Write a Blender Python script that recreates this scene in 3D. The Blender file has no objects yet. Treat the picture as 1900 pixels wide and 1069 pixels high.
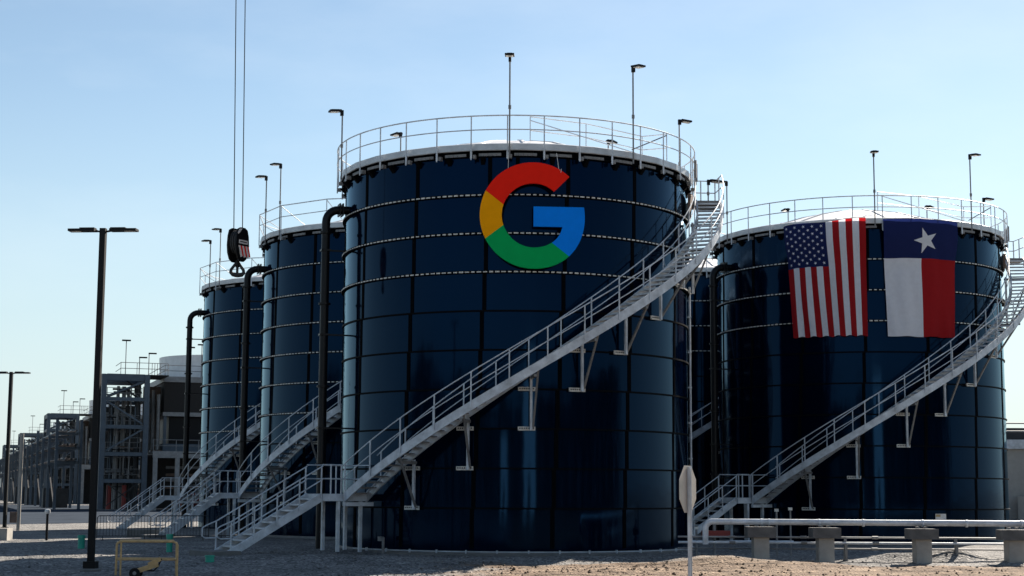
import bpy, math, random
from math import sin, cos, pi, radians as rad
from mathutils import Vector as V, Matrix
random.seed(7)
scene = bpy.context.scene
COL = scene.collection

# ------------------------------------------------------------------ camera
CAM_H, PITCH, ROLL, FOC = 2.173, 0.127, 0.005, 2974.0
cam_d = bpy.data.cameras.new("camera")
cam_d.sensor_width = 36.0
cam_d.lens = FOC / 1900 * 36
cam_d.clip_start = 0.5
cam_d.clip_end = 20000
cam = bpy.data.objects.new("camera", cam_d)
COL.objects.link(cam)
cam.matrix_world = Matrix.Translation((0, 0, CAM_H)) @ Matrix.Rotation(pi / 2 + PITCH, 4, 'X') @ Matrix.Rotation(ROLL, 4, 'Z')
scene.camera = cam


def at(px, py, Y):
    """world point seen at a photo pixel, at the real distance Y"""
    a, b = px - 950, py - 534.8
    c, s = cos(ROLL), sin(ROLL)
    a, b = a * c + b * s, -a * s + b * c
    d = V((a, FOC * cos(PITCH) + b * sin(PITCH), FOC * sin(PITCH) - b * cos(PITCH)))
    return V((0, 0, CAM_H)) + d * (Y / d.y)


# ------------------------------------------------------------------ materials
def new_mat(name):
    m = bpy.data.materials.new(name)
    m.use_nodes = True
    nt = m.node_tree
    return m, nt, nt.nodes, nt.links, nt.nodes['Principled BSDF']


def mat(name, col, rough=0.5, metal=0.0, var=0.12, scale=3.0, bump=0.0, bscale=40.0, spec=0.5, stretch=(1, 1, 1)):
    m, nt, N, L, b = new_mat(name)
    tc = N.new('ShaderNodeTexCoord')
    mp = N.new('ShaderNodeMapping')
    mp.inputs['Scale'].default_value = stretch
    L.new(tc.outputs['Object'], mp.inputs['Vector'])
    n = N.new('ShaderNodeTexNoise')
    n.inputs['Scale'].default_value = scale
    n.inputs['Detail'].default_value = 6
    n.inputs['Roughness'].default_value = 0.65
    L.new(mp.outputs['Vector'], n.inputs['Vector'])
    r = N.new('ShaderNodeValToRGB')
    r.color_ramp.elements[0].position = 0.3
    r.color_ramp.elements[1].position = 0.7
    r.color_ramp.elements[0].color = tuple(c * (1 - var) for c in col) + (1,)
    r.color_ramp.elements[1].color = tuple(min(1, c * (1 + var)) for c in col) + (1,)
    L.new(n.outputs['Fac'], r.inputs['Fac'])
    L.new(r.outputs['Color'], b.inputs['Base Color'])
    b.inputs['Roughness'].default_value = rough
    b.inputs['Metallic'].default_value = metal
    b.inputs['Specular IOR Level'].default_value = spec
    if bump:
        n2 = N.new('ShaderNodeTexNoise')
        n2.inputs['Scale'].default_value = bscale
        L.new(tc.outputs['Object'], n2.inputs['Vector'])
        bp = N.new('ShaderNodeBump')
        bp.inputs['Strength'].default_value = bump
        bp.inputs['Distance'].default_value = 0.02
        L.new(n2.outputs['Fac'], bp.inputs['Height'])
        L.new(bp.outputs['Normal'], b.inputs['Normal'])
    return m


def shell_mat():
    m, nt, N, L, b = new_mat("blue_glass_coat")
    tc = N.new('ShaderNodeTexCoord')
    mp = N.new('ShaderNodeMapping')
    mp.inputs['Scale'].default_value = (1.2, 1.2, 0.12)
    L.new(tc.outputs['Object'], mp.inputs['Vector'])
    n = N.new('ShaderNodeTexNoise')
    n.inputs['Scale'].default_value = 1.6
    n.inputs['Detail'].default_value = 5
    L.new(mp.outputs['Vector'], n.inputs['Vector'])
    r = N.new('ShaderNodeValToRGB')
    r.color_ramp.elements[0].color = (0.0002, 0.0015, 0.007, 1)
    r.color_ramp.elements[1].color = (0.0004, 0.0028, 0.011, 1)
    L.new(n.outputs['Fac'], r.inputs['Fac'])
    mr = N.new('ShaderNodeMapRange')
    mr.inputs['To Min'].default_value = 0.05
    mr.inputs['To Max'].default_value = 0.11
    L.new(n.outputs['Fac'], mr.inputs['Value'])
    df = N.new('ShaderNodeBsdfDiffuse')
    L.new(r.outputs['Color'], df.inputs['Color'])
    gl = N.new('ShaderNodeBsdfGlossy')
    lw = N.new('ShaderNodeLayerWeight')
    lw.inputs['Blend'].default_value = 0.5
    gc = N.new('ShaderNodeValToRGB')
    gc.color_ramp.elements[0].position = 0.1
    gc.color_ramp.elements[0].color = (0.10, 0.40, 1.0, 1)
    gc.color_ramp.elements[1].position = 0.92
    gc.color_ramp.elements[1].color = (0.62, 0.86, 1.0, 1)
    L.new(lw.outputs['Facing'], gc.inputs['Fac'])
    L.new(gc.outputs['Color'], gl.inputs['Color'])
    L.new(mr.outputs['Result'], gl.inputs['Roughness'])
    fr = N.new('ShaderNodeFresnel')
    fr.inputs['IOR'].default_value = 1.31
    mxs = N.new('ShaderNodeMixShader')
    L.new(fr.outputs['Fac'], mxs.inputs['Fac'])
    L.new(df.outputs['BSDF'], mxs.inputs[1])
    L.new(gl.outputs['BSDF'], mxs.inputs[2])
    L.new(mxs.outputs['Shader'], N['Material Output'].inputs['Surface'])
    N.remove(b)
    # faint waviness of the bolted sheets
    n2 = N.new('ShaderNodeTexNoise')
    n2.inputs['Scale'].default_value = 0.55
    L.new(tc.outputs['Object'], n2.inputs['Vector'])
    bp = N.new('ShaderNodeBump')
    bp.inputs['Strength'].default_value = 0.05
    bp.inputs['Distance'].default_value = 0.15
    L.new(n2.outputs['Fac'], bp.inputs['Height'])
    L.new(bp.outputs['Normal'], gl.inputs['Normal'])
    return m


def cloth(name, col):
    m, nt, N, L, b = new_mat(name)
    b.inputs['Roughness'].default_value = 0.8
    b.inputs['Specular IOR Level'].default_value = 0.2
    tc = N.new('ShaderNodeTexCoord')
    w = N.new('ShaderNodeTexNoise')
    w.inputs['Scale'].default_value = 6
    L.new(tc.outputs['Object'], w.inputs['Vector'])
    r = N.new('ShaderNodeValToRGB')
    r.color_ramp.elements[0].color = tuple(c * .9 for c in col) + (1,)
    r.color_ramp.elements[1].color = tuple(min(1, c * 1.05) for c in col) + (1,)
    L.new(w.outputs['Fac'], r.inputs['Fac'])
    L.new(r.outputs['Color'], b.inputs['Base Color'])
    t = N.new('ShaderNodeBsdfTranslucent')
    L.new(r.outputs['Color'], t.inputs['Color'])
    mx = N.new('ShaderNodeMixShader')
    mx.inputs['Fac'].default_value = 0.35
    L.new(b.outputs['BSDF'], mx.inputs[1])
    L.new(t.outputs['BSDF'], mx.inputs[2])
    L.new(mx.outputs['Shader'], N['Material Output'].inputs['Surface'])
    return m


def ground_mat():
    m, nt, N, L, b = new_mat("gravel_and_dirt")
    tc = N.new('ShaderNodeTexCoord')
    P = tc.outputs['Object']

    def noise(scale, det=4, rough=.6, stretch=None):
        n = N.new('ShaderNodeTexNoise')
        n.inputs['Scale'].default_value = scale
        n.inputs['Detail'].default_value = det
        n.inputs['Roughness'].default_value = rough
        if stretch:
            mp = N.new('ShaderNodeMapping')
            mp.inputs['Scale'].default_value = stretch
            L.new(P, mp.inputs['Vector'])
            L.new(mp.outputs['Vector'], n.inputs['Vector'])
        else:
            L.new(P, n.inputs['Vector'])
        return n.outputs['Fac']

    def ramp(fac, stops):
        r = N.new('ShaderNodeValToRGB')
        e = r.color_ramp.elements
        while len(e) < len(stops):
            e.new(0.5)
        for i, (p, c) in enumerate(stops):
            e[i].position = p
            e[i].color = c + (1,)
        L.new(fac, r.inputs['Fac'])
        return r.outputs['Color']

    def mix(f, a, bb, mode='MIX'):
        x = N.new('ShaderNodeMix')
        x.data_type = 'RGBA'
        x.blend_type = mode
        if isinstance(f, float):
            x.inputs[0].default_value = f
        else:
            L.new(f, x.inputs[0])
        L.new(a, x.inputs[6])
        L.new(bb, x.inputs[7])
        return x.outputs[2]
    # gravel: pale crushed stone with dark gaps
    vor = N.new('ShaderNodeTexVoronoi')
    vor.inputs['Scale'].default_value = 14
    L.new(P, vor.inputs['Vector'])
    stone = ramp(vor.outputs['Color'], [(0.0, (.06, .061, .064)), (.55, (.165, .165, .165)), (1.0, (.40, .39, .375))])
    patch = ramp(noise(.35, 5), [(.3, (.62, .62, .62)), (.7, (1.25, 1.22, 1.18))])
    gravel = mix(1.0, stone, patch, 'MULTIPLY')
    # dirt: tan clay with wheel streaks running across
    streak = ramp(noise(1.0, 6, .7, (.12, 1.6, 1)), [(.36, (.075, .05, .033)), (.5, (.18, .127, .087)), (.64, (.31, .235, .17))])
    clod = ramp(noise(4.5, 6, .75), [(.35, (.5, .5, .5)), (.62, (1.2, 1.2, 1.2))])
    dirt = mix(1.0, streak, clod, 'MULTIPLY')
    # where the dirt lies: right of x=-3 and nearer than y=52, with a ragged border
    sx = N.new('ShaderNodeSeparateXYZ')
    L.new(P, sx.inputs[0])

    def math_(op, a, bb):
        q = N.new('ShaderNodeMath')
        q.operation = op
        for i, v in enumerate((a, bb)):
            if isinstance(v, (int, float)):
                q.inputs[i].default_value = v
            else:
                L.new(v, q.inputs[i])
        return q.outputs[0]
    rag = math_('MULTIPLY', math_('SUBTRACT', noise(.5, 6), .5), 9.0)
    fx = math_('MULTIPLY', math_('ADD', math_('ADD', sx.outputs[0], 2.2), rag), .5)
    fy = math_('MULTIPLY', math_('SUBTRACT', math_('ADD', 52.3, math_('MULTIPLY', rag, .35)), sx.outputs[1]), .8)
    f = N.new('ShaderNodeClamp')
    L.new(math_('MINIMUM', fx, fy), f.inputs[0])
    col = mix(f.outputs[0], gravel, dirt)
    L.new(col, b.inputs['Base Color'])
    b.inputs['Roughness'].default_value = 0.95
    b.inputs['Specular IOR Level'].default_value = 0.15
    bp = N.new('ShaderNodeBump')
    bp.inputs['Strength'].default_value = 0.9
    bp.inputs['Distance'].default_value = 0.05
    h = math_('ADD', vor.outputs['Distance'], math_('MULTIPLY', noise(3, 6), 1.5))
    L.new(h, bp.inputs['Height'])
    L.new(bp.outputs['Normal'], b.inputs['Normal'])
    return m


M = dict(
    shell=shell_mat(),
    seam=mat("black_sealed_joint", (.002, .0025, .004), .7, spec=.02),
    bolt=mat("dark_bolt_cap", (.003, .0035, .005), .6, spec=.03),
    dash=mat("pale_bolt_cap", (.55, .54, .5), .5, var=.3, scale=8),
    galv=mat("galvanised_steel", (.48, .52, .56), .5, .1, var=.32, scale=2.2, bump=.15),
    galvd=mat("weathered_galvanised_steel", (.17, .17, .17), .55, .1, var=.3, scale=4),
    alu=mat("white_aluminium_roof", (.68, .67, .66), .42, .15, var=.1, scale=1.5),
    fascia=mat("grey_aluminium_edge", (.45, .47, .49), .4, .3, var=.15, scale=2),
    conc=mat("concrete", (.13, .13, .125), .9, var=.2, scale=3, bump=.3),
    concw=mat("pale_concrete", (.30, .285, .26), .9, var=.15, scale=2, bump=.3),
    pipe=mat("black_pipe", (.004, .0045, .006), .4, var=.3, spec=.2),
    black=mat("black_painted_steel", (.004, .004, .005), .5, spec=.2),
    lens=mat("lamp_lens", (.5, .5, .46), .25),
    blue=mat("bluegrey_painted_steel", (.055, .075, .097), .55, var=.2, scale=2),
    dark=mat("dark_equipment", (.02, .021, .023), .7, var=.4, scale=2),
    louv=mat("dark_fill_louvre", (.012, .010, .009), .8, var=.4, scale=5, stretch=(6, 6, .3)),
    insul=mat("pale_insulated_pipe", (.20, .20, .20), .5, var=.25),
    brown=mat("rusty_brown_pipe", (.14, .09, .065), .6, var=.3),
    red=mat("red_painted_pump", (.20, .014, .01), .5),
    orange=mat("yellow_painted_rail", (.52, .33, .14), .55, var=.25, scale=8),
    teal=mat("teal_plastic", (.012, .30, .21), .45),
    wall=mat("grey_building_panel", (.32, .31, .285), .8, var=.08),
    wallw=mat("white_building_panel", (.86, .85, .83), .7, var=.05),
    signb=mat("bare_aluminium_sign_back", (.42, .39, .35), .5, .25, var=.12, scale=3),
    signr=mat("red_sign_face", (.5, .02, .02), .4),
    lred=mat("sign_red", (0.82, 0.016, 0.006), .7, var=.04, spec=.08),
    lyel=mat("sign_yellow", (0.85, 0.34, 0.0), .7, var=.04, spec=.08),
    lgrn=mat("sign_green", (0.0, 0.36, 0.09), .7, var=.04, spec=.08),
    lblu=mat("sign_blue", (0.0, 0.21, 0.82), .7, var=.04, spec=.08),
    rope=mat("white_rope", (.6, .6, .58), .8),
    cred=cloth("flag_red", (.42, .012, .016)),
    cwhi=cloth("flag_white", (.86, .88, .94)),
    cblu=cloth("flag_blue", (.012, .022, .11)),
    ground=ground_mat(),
    leaf=mat("far_foliage", (.02, .03, .012), .8, var=.4, scale=1),
    capc=mat('shade_toned_concrete', (.10, .10, .10), .9, var=.3, scale=3, bump=.3),  # shade put into the concrete colour of pier caps and plinths
    painted_shade=mat('gravel_painted_as_shaded', (.045, .055, .07), 1.0, var=.25, scale=.5, bump=.2, spec=.0),  # gravel colour darkened and blued to hold shade
    label=mat("white_label", (.7, .66, .62), .6),
)


# ------------------------------------------------------------------ mesh builder
class MB:
    def __init__(s):
        s.v, s.f, s.mi, s.mats = [], [], [], []

    def _m(s, m):
        if m not in s.mats:
            s.mats.append(m)
        return s.mats.index(m)

    def add(s, vs, fs, m):
        o = len(s.v)
        k = s._m(m)
        s.v += [tuple(p) for p in vs]
        s.f += [tuple(i + o for i in f) for f in fs]
        s.mi += [k] * len(fs)
        return s

    def obox(s, c, ax, ay, az, m):
        """box with centre c and half-axes"""
        c, ax, ay, az = V(c), V(ax), V(ay), V(az)
        vs = [c + ax * i + ay * j + az * k for k in (-1, 1) for j in (-1, 1) for i in (-1, 1)]
        return s.add(vs, [(0, 2, 3, 1), (4, 5, 7, 6), (0, 1, 5, 4), (2, 6, 7, 3), (0, 4, 6, 2), (1, 3, 7, 5)], m)

    def box(s, x0, x1, y0, y1, z0, z1, m):
        return s.obox(((x0 + x1) / 2, (y0 + y1) / 2, (z0 + z1) / 2), ((x1 - x0) / 2, 0, 0), (0, (y1 - y0) / 2, 0), (0, 0, (z1 - z0) / 2), m)

    def beam(s, p, q, w, h, m, up=(0, 0, 1)):
        p, q = V(p), V(q)
        d = (q - p)
        t = d.normalized()
        side = t.cross(V(up))
        if side.length < 1e-4:
            side = t.cross(V((0, 1, 0)))
        side.normalize()
        u = side.cross(t)
        return s.obox((p + q) / 2, d / 2, side * w / 2, u * h / 2, m)

    def tube(s, pts, r, m, n=7, closed=False, caps=True):
        pts = [V(p) for p in pts]
        N = len(pts)
        rings = []
        ref = None
        rr = r if isinstance(r, (list, tuple)) else [r] * N
        for i, p in enumerate(pts):
            a = pts[i - 1] if (i > 0 or closed) else p
            b = pts[(i + 1) % N] if (i < N - 1 or closed) else p
            t = (b - a).normalized()
            if ref is None:
                ref = V((0, 0, 1)) if abs(t.z) < .9 else V((1, 0, 0))
            u = (ref - t * ref.dot(t))
            if u.length < 1e-5:
                u = t.orthogonal()
            u.normalize()
            ref = u
            w = t.cross(u)
            rings.append([p + (u * cos(2 * pi * k / n) + w * sin(2 * pi * k / n)) * rr[i] for k in range(n)])
        vs = [q for R in rings for q in R]
        fs = []
        for i in range(N if closed else N - 1):
            j = (i + 1) % N
            for k in range(n):
                l = (k + 1) % n
                fs.append((i * n + k, i * n + l, j * n + l, j * n + k))
        if caps and not closed:
            fs.append(tuple(range(n))[::-1])
            fs.append(tuple((N - 1) * n + k for k in range(n)))
        return s.add(vs, fs, m)

    def lathe(s, prof, m, n=48, a0=0, a1=2 * pi, c=(0, 0), closed=False):
        """revolve (r,z) profile about the vertical axis; angle convention: (sin,-cos)"""
        full = abs(a1 - a0 - 2 * pi) < 1e-6
        K = n if full else n + 1
        vs = []
        for i in range(K):
            a = a0 + (a1 - a0) * i / n
            for r, z in prof:
                vs.append((c[0] + r * sin(a), c[1] - r * cos(a), z))
        P = len(prof)
        fs = []
        for i in range(n):
            j = (i + 1) % K
            for k in range(P if closed else P - 1):
                l = (k + 1) % P
                fs.append((i * P + k, j * P + k, j * P + l, i * P + l))
        if closed and not full:
            fs.append(tuple(range(P)))
            fs.append(tuple((K - 1) * P + k for k in range(P))[::-1])
        return s.add(vs, fs, m)

    def cyl(s, c, r, z0, z1, m, n=24, r2=None):
        r2 = r if r2 is None else r2
        return s.lathe([(0.0001, z0), (r, z0), (r2, z1), (0.0001, z1)], m, n, c=c)

    def build(s, name, parent=None, smooth=False, loc=None, fixn=True):
        me = bpy.data.meshes.new(name)
        me.from_pydata(s.v, [], s.f)
        for m in s.mats:
            me.materials.append(m)
        me.polygons.foreach_set('material_index', s.mi)
        me.update()
        if fixn:
            import bmesh
            bm = bmesh.new()
            bm.from_mesh(me)
            bmesh.ops.recalc_face_normals(bm, faces=bm.faces)
            bm.to_mesh(me)
            bm.free()
        if smooth:
            me.polygons.foreach_set('use_smooth', [True] * len(me.polygons))
            me.set_sharp_from_angle(angle=rad(38))
        o = bpy.data.objects.new(name, me)
        COL.objects.link(o)
        if parent:
            o.parent = parent
        if loc is not None:
            o.location = loc
        return o


def tag(o, label, cat, group=None):
    o['label'] = label
    o['category'] = cat
    if group:
        o['group'] = group
    return o


def thing(name, loc, label, cat, group=None, rz=0):
    o = bpy.data.objects.new(name, None)
    o.empty_display_size = .3
    COL.objects.link(o)
    o.location = loc
    o.rotation_euler.z = rz
    return tag(o, label, cat, group)


def struct(o, kind='structure'):
    o['kind'] = kind
    return o


def copy_tree(o, parent=None, skip=()):
    c = o.copy()
    COL.objects.link(c)
    c.parent = parent
    for ch in list(o.children):
        if ch.name.split('.')[0] not in skip:
            copy_tree(ch, c, skip)
    return c


def dup(o, loc, label, rz=None, skip=()):
    c = copy_tree(o, None, skip)
    c.location = loc
    if rz is not None:
        c.rotation_euler.z = rz
    c['label'] = label
    return c


def cp(phi, r, z):
    """cylindrical point round a tank axis; phi in degrees, 0 = towards the camera side, + = right"""
    a = rad(phi)
    return V((r * sin(a), -r * cos(a), z))


def er(phi):
    a = rad(phi)
    return V((sin(a), -cos(a), 0))


def et(phi):
    a = rad(phi)
    return V((cos(a), sin(a), 0))


ZU = V((0, 0, 1))
R = 6.86
ZTOP = 14.28
PIT = 1.407
TG = V((.139, 64.04, 0))
T2 = V((-5.69, 80.93, 0))
T3 = V((-12.1, 98.9, -.2))
T4 = V((17.11, 78.86, -.1))
T5 = V((11.2, 95.9, 0))


# ------------------------------------------------------------------ tank
def make_tank(loc, label, rail, dash_rows):
    t = thing("storage_tank", loc, label, "tank", "dark blue bolted steel tanks")
    # shell with the lapped vertical joints of its sheets
    b = MB()
    pr = random.Random(len(label))
    for k in range(10):
        zt_, zb_ = ZTOP - PIT * k, ZTOP - PIT * (k + 1) - (.3 if k == 9 else 0)
        for j in range(15):
            p0 = -8 + 24 * j - .55 * k
            a_, b_, c_ = pr.uniform(-.010, .010), pr.uniform(-.006, .006), pr.uniform(-.004, .012)
            vs, nu = [], 12
            for v_ in (0, .5, 1):
                for u_ in range(nu + 1):
                    u = u_ / nu
                    vs.append(cp(p0 + 24 * u, R + a_ * (u - .5) + b_ * (v_ - .5) + c_ * 4 * u * (1 - u) * v_ * (1 - v_), zb_ + (zt_ - zb_) * v_))
            b.add(vs, [(r_ * 13 + i, r_ * 13 + i + 1, r_ * 13 + i + 14, r_ * 13 + i + 13) for r_ in range(2) for i in range(nu)], M['shell'])
    npan = len(b.f)
    for k in range(10):
        z1 = ZTOP - PIT * k
        z0 = z1 - PIT
        for j in range(15):
            ph = -8 + 24 * j - .55 * k + (.15 if k % 2 else 0)
            c = cp(ph, R + .008, (z0 + z1) / 2)
            b.obox(c, et(ph) * .075, er(ph) * .012, ZU * (PIT / 2 - .003), M['seam'])
            if abs((ph + 180) % 360 - 180) < 110:
                for q in range(17):
                    zz = z0 + PIT * (q + .5) / 17
                    for sgn in (-1, 1):
                        b.obox(cp(ph, R + .022, zz) + et(ph) * .035 * sgn, et(ph) * .014, er(ph) * .011, ZU * .014, M['bolt'])
    sh = b.build("shell", t, smooth=False, fixn=False)
    me = sh.data
    me.polygons.foreach_set('use_smooth', [i < npan for i in range(len(me.polygons))])
    # horizontal seams with stiffener flange and bolt caps
    for k in range(1, 10):
        z = ZTOP - PIT * k
        big = k <= dash_rows
        w = .105 if big else .05
        h = .045 if big else .03
        s = MB().lathe([(R - .01, z - h), (R + w, z - h), (R + w, z + h), (R - .01, z + h)], M['seam'] if big else M['bolt'], 144)
        if big:
            n = 196
            for i in range(n):
                ph = 360 * i / n
                if abs((ph + 180) % 360 - 180) > 100:
                    continue
                L_ = random.uniform(.06, .085)
                s.obox(cp(ph, R + w + .002, z - .002), et(ph) * L_, er(ph) * .008, ZU * random.uniform(.018, .028), M['dash'])
        s.build("seam_flange", t)
    # concrete ring, base angle
    MB().lathe([(R + .30, -.5), (R + .30, .02), (R + .28, .03), (R - .5, .03)], M['conc'], 96).build("foundation_ring", t)
    b = MB()
    b.lathe([(R + .14, .03), (R + .14, .05), (R + .012, .05), (R + .012, .12), (R + .002, .12)], M['galvd'], 144)
    b.build("base_angle", t)
    # rim
    b = MB()
    b.lathe([(R - .02, ZTOP), (R + .12, ZTOP), (R + .12, ZTOP + .03), (R - .02, ZTOP + .03)], M['seam'], 120)
    b.lathe([(R + .02, ZTOP + .03), (R + .02, ZTOP + .28)], M['seam'], 120)
    b.build("rim_flange", t)
    for j in range(34):
        b = MB()
        ph = 360 / 34 * (j + .5) + 8
        if abs((ph + 180) % 360 - 180) > 110:
            continue
        for q in range(5):
            p0 = ph - 3.4 + q * 1.36
            b.obox(cp(p0 + .68, R + .15, ZTOP + .06), et(p0 + .68) * .079, er(p0) * .022, ZU * .05, M['galvd'])
        b.build("rim_angle", t)
    # roof
    b = MB()
    b.lathe([(R + .22, ZTOP + .20), (R + .25, ZTOP + .22), (R + .25, ZTOP + .45), (R + .1, ZTOP + .5), (R - .35, ZTOP + .56)], M['fascia'], 30)
    rf = MB()
    prof = [(R - .35, ZTOP + .56), (5.1, 15.08), (3.1, 15.72), (1.3, 16.12), (0.01, 16.18)]
    rf.lathe(prof, M['alu'], 30)
    roof = rf.build("dome_roof", t)
    b.build("roof_edge", roof)
    for j in range(15):
        ph = 24 * j + 4
        b = MB()
        for (r0, z0), (r1, z1) in zip(prof[:3], prof[1:4]):
            b.beam(cp(ph, r0, z0 + .02), cp(ph, r1, z1 + .02), .10, .05, M['alu'])
        b.build("roof_batten", roof)
    MB().lathe([(.5, 16.0), (.5, 16.22), (.0001, 16.25)], M['fascia'], 16).build("roof_vent", roof)
    # guard rail
    rr = R + .36
    if rail == 'round':
        n, off = 34, -2.6
        ring = lambda z: [cp(i * 3, rr, z) for i in range(120)]
        zt, zm, zb = 15.74, 15.22, 14.12
    else:
        n, off = 15, -49
        ring = lambda z: [cp(off + 24 * i, rr, z) for i in range(15)]
        zt, zm, zb = 15.85, 15.3, 14.3
    MB().tube(ring(zt), .026, M['galv'], 6, closed=True).build("top_rail", t)
    MB().tube(ring(zm), .022, M['galv'], 6, closed=True).build("mid_rail", t)
    for j in range(n):
        ph = off + 360 / n * j
        MB().tube([cp(ph, rr, zb), cp(ph, rr, zt)], .024, M['galv'], 6).build("rail_post", t)
        b = MB()
        b.obox(cp(ph + .9, R + .27, ZTOP - .04), et(ph) * .05, er(ph) * .08, ZU * .07, M['galvd'])
        b.obox(cp(ph, rr - .005, ZTOP + .02), et(ph) * .035, er(ph) * .012, ZU * .14, M['galv'])
        b.add([cp(ph + 2.4, R + .01, ZTOP - .02), cp(ph + 2.4, R + .26, ZTOP - .02), cp(ph + 2.4, R + .01, ZTOP - .28),
               cp(ph + 3.6, R + .01, ZTOP - .02), cp(ph + 3.6, R + .26, ZTOP - .02), cp(ph + 3.6, R + .01, ZTOP - .28)],
              [(0, 1, 2), (3, 5, 4), (0, 3, 4, 1), (1, 4, 5, 2), (0, 2, 5, 3)], M['bolt'])
        b.build("rim_bracket", t)
        if rail != 'round':
            MB().tube([cp(ph, rr - .02, zt - .05), cp(ph + 1, rr - 1.3, ZTOP + .75)], .02, M['galv'], 5).build("rail_brace", t)
    # guard frame round the roof hatch
    if rail == 'round':
        h = MB()
        P = [cp(12, 2.6, 0), cp(60, 3.2, 0), cp(75, 5.2, 0), cp(62, 6.6, 0)]
        zz = [15.75, 15.7, 15.25, 14.95]
        for z_ in (1.05, .5):
            h.tube([V((p.x, p.y, q + z_)) for p, q in zip(P, zz)], .022, M['galv'], 5)
        for p, q in zip(P, zz):
            h.tube([V((p.x, p.y, q - .1)), V((p.x, p.y, q + 1.05))], .022, M['galv'], 5)
        h.tube([V((P[0].x, P[0].y, zz[0] + .9)), cp(50, 6.3, 14.95)], .022, M['galv'], 5)
        h.tube([V((P[3].x, P[3].y, zz[3] + 1.0)), cp(45, 6.2, 15.1)], .024, M['galvd'], 5)
        h.build("hatch_guard", roof)
        for ph in (78, 84, 90):
            MB().obox(cp(ph, R + .42, 14.95), et(ph) * .09, er(ph) * .05, ZU * .35, M['galvd']).build("equipment_panel", t)
    return t


tank = make_tank(TG, "nearest dark blue bolted tank, carrying the big round four-colour letter sign", 'round', 3)
tank2 = make_tank(T2, "dark blue tank in the middle of the left row, partly behind the letter sign tank", 'poly', 6)
dup(tank2, T3, "farthest dark blue tank of the left row, below the hanging crane hook")
dup(tank, T4, "dark blue bolted tank draped with the two large flags")
dup(tank, T5, "tank almost hidden in the gap between the letter sign tank and the flag tank")

# fittings only the nearest tank shows
b = MB()
ph = 88.5
b.tube([cp(ph, R + .13, .1), cp(ph, R + .13, 10.4)], .045, M['galv'], 8)
for k in range(1, 8):
    b.obox(cp(ph, R + .09, 10.3 - 1.407 * (k - .2)), et(ph) * .09, er(ph) * .10, ZU * .03, M['galv'])
b.build("wall_conduit", tank)
b = MB()
b.tube([cp(a, R + .22, .10) for a in range(-58, 80, 2)], .018, M['galv'], 6)
for a in range(-50, 80, 9):
    b.obox(cp(a, R + .22, .10), et(a) * .02, er(a) * .04, ZU * .06, M['galv'])
b.build("base_conduit", tank)
b = MB()
b.tube([cp(-40, R + .5, -.1), cp(-40, R + .5, .55)], .05, M['galvd'], 8)
b.obox(cp(-41, R + .5, .50), et(-41) * .10, er(-41) * .06, ZU * .08, M['galvd'])
b.build("drain_valve", tank)


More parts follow.
